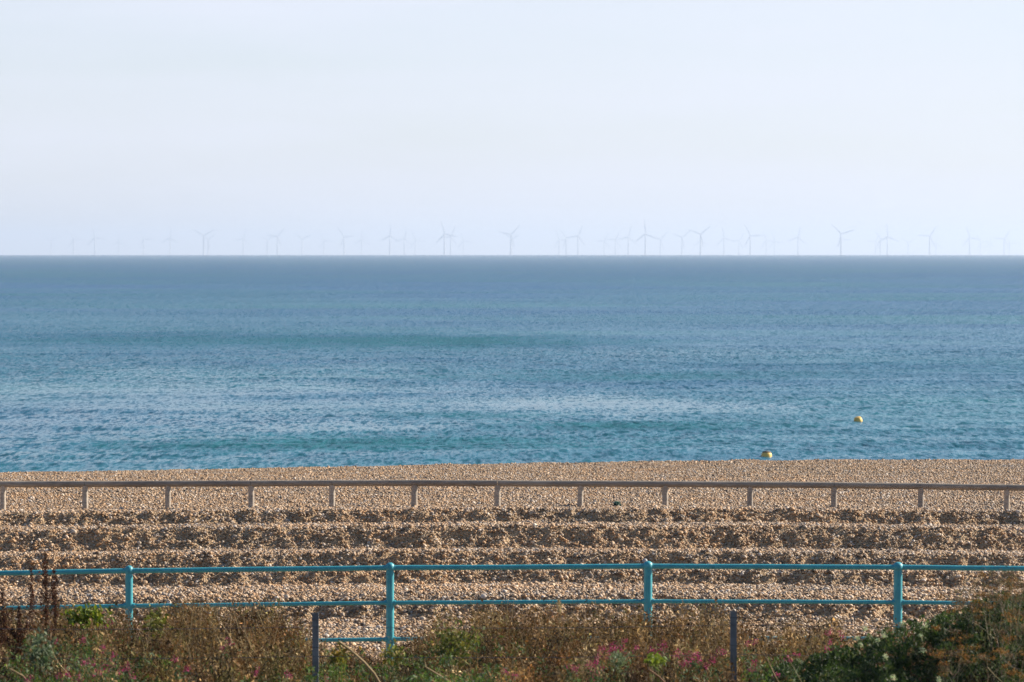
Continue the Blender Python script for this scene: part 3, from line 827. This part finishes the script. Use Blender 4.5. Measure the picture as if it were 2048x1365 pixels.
VAL = [
 ([(208, 1332, .045), (196, 1346, .04), (228, 1316, .035)], 26.2, 'brightest pink valerian cluster low on the bank near the left edge'),
 ([(168, 1327, .03), (185, 1326, .035)], 26.0, 'two pink valerian heads just left of the brightest left cluster'),
 ([(122, 1352, .035), (136, 1348, .03), (160, 1355, .04)], 25.4, 'low pink valerian row at the bottom edge, left of the brightest cluster'),
 ([(58, 1362, .035)], 25.2, 'pink valerian head at the bottom edge nearest the left corner'),
 ([(112, 1282, .028)], 28.0, 'pale pink valerian head below the rust-brown dock spikes'),
 ([(167, 1279, .026), (206, 1299, .028)], 27.6, 'two small pink valerian heads between the leafy clump and bright cluster'),
 ([(204, 1226, .024), (217, 1245, .028)], 30.5, 'small pink valerian flowers beside the yellow-green leafy clump'),
 ([(240, 1342, .03), (258, 1338, .035), (268, 1352, .03)], 25.8, 'muted pink valerian heads just right of the brightest left cluster'),
 ([(350, 1320, .028), (375, 1340, .034)], 26.6, 'dark pink valerian heads between left turquoise post and left grey post'),
 ([(457, 1284, .032), (447, 1300, .026)], 28.0, 'single high pink valerian midway between left turquoise and grey posts'),
 ([(576, 1352, .032), (515, 1349, .03)], 25.8, 'red-pink valerian heads just left of the left grey post'),
 ([(655, 1363, .034)], 25.2, 'pale pink valerian at the bottom edge just right of the left grey post'),
 ([(1030, 1352, .032), (1012, 1346, .026)], 25.8, 'low pink valerian at the bottom edge below the picture middle'),
 ([(1205, 1301, .040), (1224, 1299, .05), (1240, 1302, .05), (1222, 1312, .035)], 27.4, 'broad pink valerian clump left of the second-last turquoise post'),
 ([(1250, 1284, .028), (1274, 1297, .028)], 28.2, 'thin pink valerian heads between the broad clump and the turquoise post'),
 ([(1191, 1318, .032), (1182, 1330, .04), (1194, 1341, .034), (1184, 1353, .04)], 26.4, 'tall column of dark pink valerian left below the broad clump'),
 ([(1140, 1336, .032), (1152, 1340, .034)], 26.2, 'pair of faded pink valerian heads left of the dark pink column'),
 ([(1304, 1304, .030), (1319, 1302, .042), (1330, 1290, .034)], 27.4, 'pink valerian heads directly below the second-last turquoise post'),
 ([(1352, 1315, .040), (1362, 1328, .034)], 27.0, 'pink valerian pair left of the fullest right-hand clump'),
 ([(1380, 1317, .050), (1392, 1312, .045), (1376, 1329, .036), (1400, 1322, .03)], 26.9, 'full pink valerian clump between turquoise post and right grey post'),
 ([(1440, 1307, .036), (1425, 1323, .038), (1410, 1332, .026)], 27.0, 'pink valerian heads just left of the right grey post'),
 ([(1506, 1285, .030), (1492, 1288, .026)], 28.6, 'reddish pink valerian tuft just right of the right grey post'),
 ([(1509, 1323, .028), (1503, 1343, .028), (1552, 1350, .03)], 26.6, 'scattered low pink valerian heads right of the right grey post'),
 ([(1657, 1270, .032), (1681, 1268, .034), (1660, 1282, .028)], 29.2, 'highest pink valerian heads left of the white-flowered shrub'),
 ([(1655, 1300, .030), (1672, 1304, .034), (1684, 1300, .026)], 27.6, 'salmon pink valerian heads at the left flank of the green shrub'),
 ([(1582, 1320, .034), (1594, 1311, .026)], 27.2, 'pink valerian at the lower left foot of the green shrub'),
]

def dock(px, py, d, h_px, label, full=1.0):
    root, off = plant_root('dock_plant', px, py, d, label, 'dried plant', 'rust-brown dried dock spikes')
    tip = np.array(at(px, py, d)); n = 5
    base = off.copy()
    side = [tip] + [tip + np.array([random.uniform(-.10, .10) * full, random.uniform(-.08, .08), -random.uniform(.08, .28)]) for _ in range(n)]
    P1 = np.array(side); t0 = rng.uniform(.25, .6, len(side)); t0[0] = 0
    P0 = base * (1 - t0[:, None]) + tip * t0[:, None]
    part_mesh('stem', [ribbons(P0, P1, rng.normal(0, .012, P1.shape), np.full(len(P1), .010), vary((.055, .026, .016), len(P1)), 4)], M_DRY, root, off)
    sd_ = []
    for i, q in enumerate(P1):
        m = int((420 if i == 0 else 120) * (.35 + .65 * full))
        t = 1 - rng.uniform(0, 1, m) ** 1.2 * (.55 if i == 0 else .7)
        wd = .007 + .022 * (1 - t) ** .6 * (.6 + .4 * np.sin(t * 60) ** 2)
        P = P0[i] * (1 - t[:, None]) + q * t[:, None] + rng.normal(0, 1, (m, 3)) * wd[:, None]
        sd_.append(leaves(P, rng.uniform(.012, .026, m), rng.uniform(.009, .018, m), vary((.062, .026, .015), m, .4)))
    part_mesh('seed_head', sd_, M_DRY, root, off)
    m = 30; t = rng.uniform(.0, .5, m)[:, None]
    part_mesh('foliage', [leaves(base * (1 - t) + tip * t + rng.normal(0, .05, (m, 3)), rng.uniform(.05, .11, m), rng.uniform(.012, .03, m), vary((.075, .045, .022), m))], M_DRY, root, off)

def leafy(px0, px1, py0, py1, d, n, pal, label, name='leafy_plant', size=(.04, .075), catg='plant'):
    cx, cy = (px0 + px1) / 2, (py0 + py1) / 2
    root, off = plant_root(name, cx, cy, d, label, catg)
    a = rng.normal(0, .42, n); b = rng.normal(0, .40, n); lump = vnoise(a * 5, b * 5, px0)
    keep = lump > -.45; a, b = a[keep], b[keep]; m = len(a)
    P = at_np(cx + a * (px1 - px0) / 2 * 1.1, cy + b * (py1 - py0) / 2 * 1.1, d + rng.normal(0, .12, m))
    part_mesh('foliage', [leaves(P, rng.uniform(*size, m), rng.uniform(size[0] * .45, size[1] * .5, m), pick(pal, m) * np.exp(rng.normal(0, .22, (m, 1))), .6)], M_LEAF, root, off)
    s = P[:: max(1, m // 14)]
    base = np.repeat(off[None], len(s), 0) + rng.normal(0, .04, s.shape) * np.array([1, 1, 0])
    part_mesh('stem', [ribbons(base, s, rng.normal(0, .02, s.shape), np.full(len(s), .008), vary((.09, .10, .03), len(s)), 3)], M_DRY, root, off)

def dry_stem(pts, d, r0, r1, label, c=(.30, .22, .12)):
    P = [np.array(at(px, py, d + k * .03)) for k, (px, py) in enumerate(pts)]
    g = P[-1].copy(); g[2] = float(ground_z(g[0], g[1])) - .02
    if g[2] < P[-1][2]:
        P.append(np.array([P[-1][0] + .06, P[-1][1], (P[-1][2] + g[2]) / 2])); P.append(np.array([P[-1][0] + .03, P[-1][1], g[2]]))
    off = P[-1]
    root = tag(empty('dry_stem', tuple(off)), label, 'dry stem')
    n = len(P); rr = [r0 + (r1 - r0) * k / (n - 1) for k in range(n)]
    mb = MB().tube([Vector(p - off) for p in P], rr, 8); me = mb.mesh('stalk')
    a = me.color_attributes.new('col', 'FLOAT_COLOR', 'POINT'); cc = np.ones((len(me.vertices), 4), np.float32)
    cc[:, :3] = np.array(c) * np.exp(rng.normal(0, .12, (len(me.vertices), 1))); a.data.foreach_set('color', cc.ravel())
    link_mesh('stalk', me, M_DRY, root)
    tw = 8; t = rng.integers(0, n - 1, tw); b = np.array([P[i] for i in t]) + rng.normal(0, .02, (tw, 3)) * 0
    e = b + np.stack([rng.normal(0, .05, tw), rng.normal(0, .04, tw), rng.uniform(.01, .08, tw)], -1)
    part_mesh('twig', [ribbons(b, e, b * 0, np.full(tw, .005), vary(c, tw), 2)], M_DRY, root, off)

def shrub():
    SX = [1530, 1560, 1600, 1650, 1700, 1750, 1800, 1850, 1900, 1950, 2000, 2048, 2150, 2300]
    SY = [1352, 1338, 1318, 1302, 1282, 1264, 1246, 1240, 1226, 1204, 1194, 1186, 1186, 1230]
    d0 = 26.0
    root, off = plant_root('shrub', 1850, 1320, d0, 'dark green rounded shrub with small white flowers at lower right', 'shrub')
    N = 52000
    px = rng.uniform(1530, 2280, N); top = np.interp(px, SX, SY) + 9 * vnoise(px / 26, px * 0, 61) + 5 * vnoise(px / 9, px * 0, 62)
    dep = rng.beta(.9, 1.3, N) * 185
    py = top + dep
    # a mound: the top lies farther back, the front face bulges to the viewer
    d = 28.2 - 3.0 * np.sqrt(np.clip(dep / 185, 0, 1)) + rng.exponential(.5, N) + .5 * vnoise(px / 30, py / 26, 63)
    cl = vnoise(px / 20, py / 17, 64) + .6 * vnoise(px / 8, py / 8, 65)
    keep = rng.uniform(-.8, .9, N) < cl + .25
    px, py, d, dep = px[keep], py[keep], d[keep], dep[keep]; n = len(px)
    P = at_np(px, py, d); ok = P[:, 2] > ground_z(P[:, 0], P[:, 1]) - .02; P = P[ok]; n = len(P)
    pal = [(.027, .047, .014), (.038, .063, .017), (.020, .035, .015), (.075, .098, .030)]
    c = pick(pal, n, [.35, .3, .2, .15]) * np.exp(rng.normal(0, .22, (n, 1)))
    part_mesh('foliage', [leaves(P, rng.uniform(.028, .062, n), rng.uniform(.012, .026, n), c, .9)], M_LEAF, root, off)
    # woody stems fanning from the base line of the shrub
    ns = 260; idx = rng.integers(0, n, ns); tip = P[idx]
    b = np.stack([tip[:, 0] * .75 + off[0] * .25 + rng.normal(0, .1, ns), np.clip(tip[:, 1], 25.5, 28) + rng.normal(0, .1, ns), np.zeros(ns)], -1)
    b[:, 2] = ground_z(b[:, 0], b[:, 1]) - .02
    part_mesh('stem', [ribbons(b, tip, rng.normal(0, .03, tip.shape), np.full(ns, .010), vary((.06, .045, .03), ns), 3)], M_DRY, root, off)
    for px_, py_, s in ((1730, 1258, .020), (1768, 1270, .022), (1715, 1277, .016), (1804, 1249, .022), (1850, 1253, .034), (1846, 1301, .028), (1771, 1314, .022),
                        (1840, 1271, .018), (1757, 1281, .016), (1786, 1356, .026), (1878, 1361, .022), (1722, 1290, .014), (1890, 1262, .016)):
        tip = np.array(at(px_, py_, np.interp(py_, [1245, 1300, 1365], [27.6, 25.9, 24.6]))); m = 60
        q = rng.normal(0, .5, (m, 3)) * s
        part_mesh('flower_head', [leaves(tip + q, rng.uniform(.008, .016, m), rng.uniform(.006, .012, m), vary((.46, .50, .30), m, .2))], M_PETAL, root, off)

def umbel(px, py, d, label, nheads, spread, orange):
    root, off = plant_root('fennel_plant', px, py + 60, d, label, 'dried plant', 'tall dried seed-head plants by the shrub')
    tip = np.array(at(px, py, d))
    st, sd_, lf = [], [], []
    for k in range(nheads):
        q = tip + np.array([random.gauss(0, spread), random.gauss(0, .12), -abs(random.gauss(0, spread * 1.1))])
        t0 = random.uniform(.1, .6); b = off * (1 - t0) + tip * t0 if k else off
        st.append(ribbons(b[None], q[None], rng.normal(0, .02, (1, 3)), np.array([.008]), vary((.20, .17, .11), 1, .2), 4))
        rays = 12; e = q + np.stack([rng.normal(0, .030, rays), rng.normal(0, .030, rays), rng.uniform(.004, .035, rays)], -1)
        st.append(ribbons(np.repeat(q[None], rays, 0), e, e * 0, np.full(rays, .003), vary((.17, .12, .06), rays), 1))
        m = 110; P = e[rng.integers(0, rays, m)] + rng.normal(0, .008, (m, 3))
        cc = (.22, .115, .035) if random.random() < orange else (.15, .11, .065)
        sd_.append(leaves(P, rng.uniform(.007, .016, m), rng.uniform(.005, .011, m), vary(cc, m, .4)))
    m = nheads * 22; t = rng.uniform(.2, 1, m)[:, None]
    P = off * (1 - t) + tip * t + rng.normal(0, 1, (m, 3)) * np.array([spread * 1.1, .15, spread * .7])
    P = P[P[:, 2] > ground_z(P[:, 0], P[:, 1])]; m = len(P)
    lf.append(leaves(P, rng.uniform(.02, .06, m), rng.uniform(.004, .010, m), vary((.050, .055, .025), m, .4), .9))
    part_mesh('stem', st, M_DRY, root, off); part_mesh('seed_head', sd_, M_DRY, root, off); part_mesh('foliage', lf, M_LEAF, root, off)

scrub(); ground_cover()
for hd, d, lab in VAL: valerian(hd, d, lab)
dock(91, 1106, 29.0, 120, 'tallest rust-brown dock spike crossing the turquoise top rail', 1.0)
dock(62, 1138, 29.3, 110, 'thin dark dock spike just left of the tallest rust-brown one', .25)
dock(109, 1142, 29.6, 90, 'short rusty dock spike just right of the tallest one', .2)
dock(5, 1180, 28.6, 90, 'dark dock spike cut by the left picture edge', .8)
dock(38, 1214, 28.2, 60, 'low bushy reddish dock between the left edge and the tall spike', 1.1)
YG = [(.13, .17, .022), (.09, .13, .022), (.19, .19, .03), (.055, .085, .02)]
leafy(134, 214, 1212, 1254, 30.0, 520, YG, 'bright yellow-green leafy clump in the scrub near the left edge')
leafy(290, 335, 1216, 1275, 30.0, 200, [(.12, .13, .025), (.09, .09, .025)], 'olive leafy sprig just right of the left turquoise post')
leafy(55, 112, 1262, 1345, 27.0, 560, [(.085, .115, .060), (.11, .135, .085), (.06, .085, .04)], 'grey-green leafy plant below the rust-brown dock spikes', size=(.03, .065))
leafy(1290, 1330, 1307, 1333, 26.6, 150, [(.16, .20, .03), (.11, .15, .03)], 'yellow-green leaf rosette below the second-last turquoise post')
leafy(1222, 1252, 1300, 1345, 26.8, 180, [(.13, .16, .09), (.10, .13, .06)], 'pale grey-green sprig under the broad pink valerian clump', size=(.025, .055))
leafy(765, 815, 1288, 1332, 29.5, 220, [(.14, .16, .03), (.09, .11, .03), (.16, .13, .03)], 'yellowing leafy plant at the foot of the second turquoise post')
leafy(860, 960, 1245, 1330, 28.6, 620, [(.10, .115, .026), (.075, .09, .025), (.13, .12, .03)], 'upright olive green plant right of the second turquoise post', size=(.03, .07))
leafy(655, 700, 1290, 1330, 28.4, 150, [(.17, .11, .02), (.12, .12, .025)], 'orange-tinged leafy plant just right of the left grey post')
def sea_kale():
    d = 57.3
    p = at(1234, 1004, d); gz = float(ground_z(p.x, d))
    root = tag(empty('sea_kale', (p.x, d, gz)), 'small blue-green leafy clump alone on the shingle by the wooden fence', 'plant')
    n = 120; q = rng.normal(0, 1, (n, 3)); q /= np.linalg.norm(q, axis=1)[:, None]; q[:, 2] = abs(q[:, 2])
    P = q * np.array([.075, .06, .085]) * rng.uniform(.5, 1, (n, 1)) + np.array([0, 0, .015])
    part_mesh('foliage', [leaves(P, rng.uniform(.03, .06, n), rng.uniform(.02, .04, n), vary((.05, .115, .10), n, .2))], M_LEAF, root, (0, 0, 0))
    st = np.array([[.03 * math.cos(a), .03 * math.sin(a), .05] for a in np.linspace(0, 6, 8)])
    part_mesh('stem', [ribbons(st * 0 - np.array([0, 0, .02]), st, st * 0, np.full(8, .01), vary((.10, .14, .10), 8), 2)], M_LEAF, root, (0, 0, 0))
sea_kale()
shrub()
for a in ((1990, 1190, 26.2, 'tall dried umbel plant left of the tallest one at the right edge', 9, .17, .5),
          (2034, 1160, 26.0, 'tallest brown dried umbel plant at the right picture edge', 16, .17, .35),
          (2012, 1150, 26.8, 'broad fluffy brown seed heads behind the tallest umbel at the right edge', 34, .20, .25),
          (1960, 1186, 27.0, 'greyish brown umbels above the right shoulder of the green shrub', 22, .16, .3),
          (1905, 1300, 24.9, 'low rusty seed heads on the dark front of the shrub', 9, .13, .6),
          (2004, 1236, 25.4, 'wispy straw-brown dried plant midway up the right side of the shrub', 14, .14, .35),
          (1938, 1200, 26.6, 'orange-brown dried plant where the turquoise middle rail disappears', 7, .12, .7),
          (1975, 1290, 24.9, 'low dark dried plant with orange heads in front of the shrub', 8, .15, .8),
          (2036, 1300, 24.6, 'low dried orange-headed plant in the bottom right corner', 8, .15, .8),
          (1915, 1262, 25.6, 'small dried plant with a single row of orange heads on the shrub', 4, .10, .9)):
    umbel(*a)
dry_stem([(678, 1284), (700, 1300), (728, 1325), (748, 1348), (762, 1372)], 26.4, .009, .016, 'thick pale dead stem arching down right of the left grey post')
dry_stem([(853, 1336), (880, 1352), (905, 1368)], 25.8, .007, .011, 'pale dead stem slanting out of the bottom edge left of centre')
dry_stem([(1299, 1340), (1318, 1354), (1334, 1370)], 25.4, .006, .009, 'reddish dead stem slanting down below the second-last turquoise post', (.26, .15, .09))
dry_stem([(1522, 1300), (1536, 1322), (1548, 1348)], 26.6, .004, .006, 'straw-coloured stem leaning right beside the right grey post')
dry_stem([(385, 1222), (381, 1260), (377, 1300)], 28.6, .003, .005, 'straw grass stalk standing upright in the scrub between left posts', (.32, .24, .13))
dry_stem([(20, 1338), (45, 1352), (60, 1368)], 25.4, .006, .008, 'pale broken stem at the bottom left corner')
def plume():
    root, off = plant_root('plume_grass', 1117, 1230, 30.0, 'single pale fluffy grass plume in front of the turquoise middle rail', 'grass plume')
    tip = np.array(at(1117, 1200, 30.0)); bot = np.array(at(1119, 1226, 30.0)); m = 420
    t = rng.uniform(0, 1, m); wd = .022 * np.sin(np.pi * np.clip(t * .9 + .08, 0, 1)) ** .7
    P = bot * (1 - t[:, None]) + tip * t[:, None] + rng.normal(0, .55, (m, 3)) * wd[:, None]
    part_mesh('plume', [leaves(P, rng.uniform(.012, .024, m), rng.uniform(.003, .006, m), vary((.46, .36, .20), m, .2), 1.5)], M_DRY, root, off)
    part_mesh('stem', [ribbons(off[None], bot[None], np.zeros((1, 3)), np.array([.006]), vary((.28, .2, .1), 1), 4)], M_DRY, root, off)
plume()
def cobble(px, py, d, r, label):
    p = at(px, py, d); gz = float(ground_z(p.x, d))
    me = bpy.data.meshes.new('cobble'); import bmesh
    bm = bmesh.new(); bmesh.ops.create_icosphere(bm, subdivisions=3, radius=r)
    for v in bm.verts:
        v.co *= 1 + .14 * math.sin(v.co.x / r * 2.3 + px) * math.cos(v.co.y / r * 1.9); v.co.z *= .8
    for f in bm.faces: f.smooth = True
    bm.to_mesh(me); bm.free()
    tag(link_mesh('cobble', me, M_STONE, None, (p.x, d, gz + r * .45)), label, 'stone')
cobble(1289, 1113, 50.2, .048, 'large round grey cobble seen just above a turquoise post top')
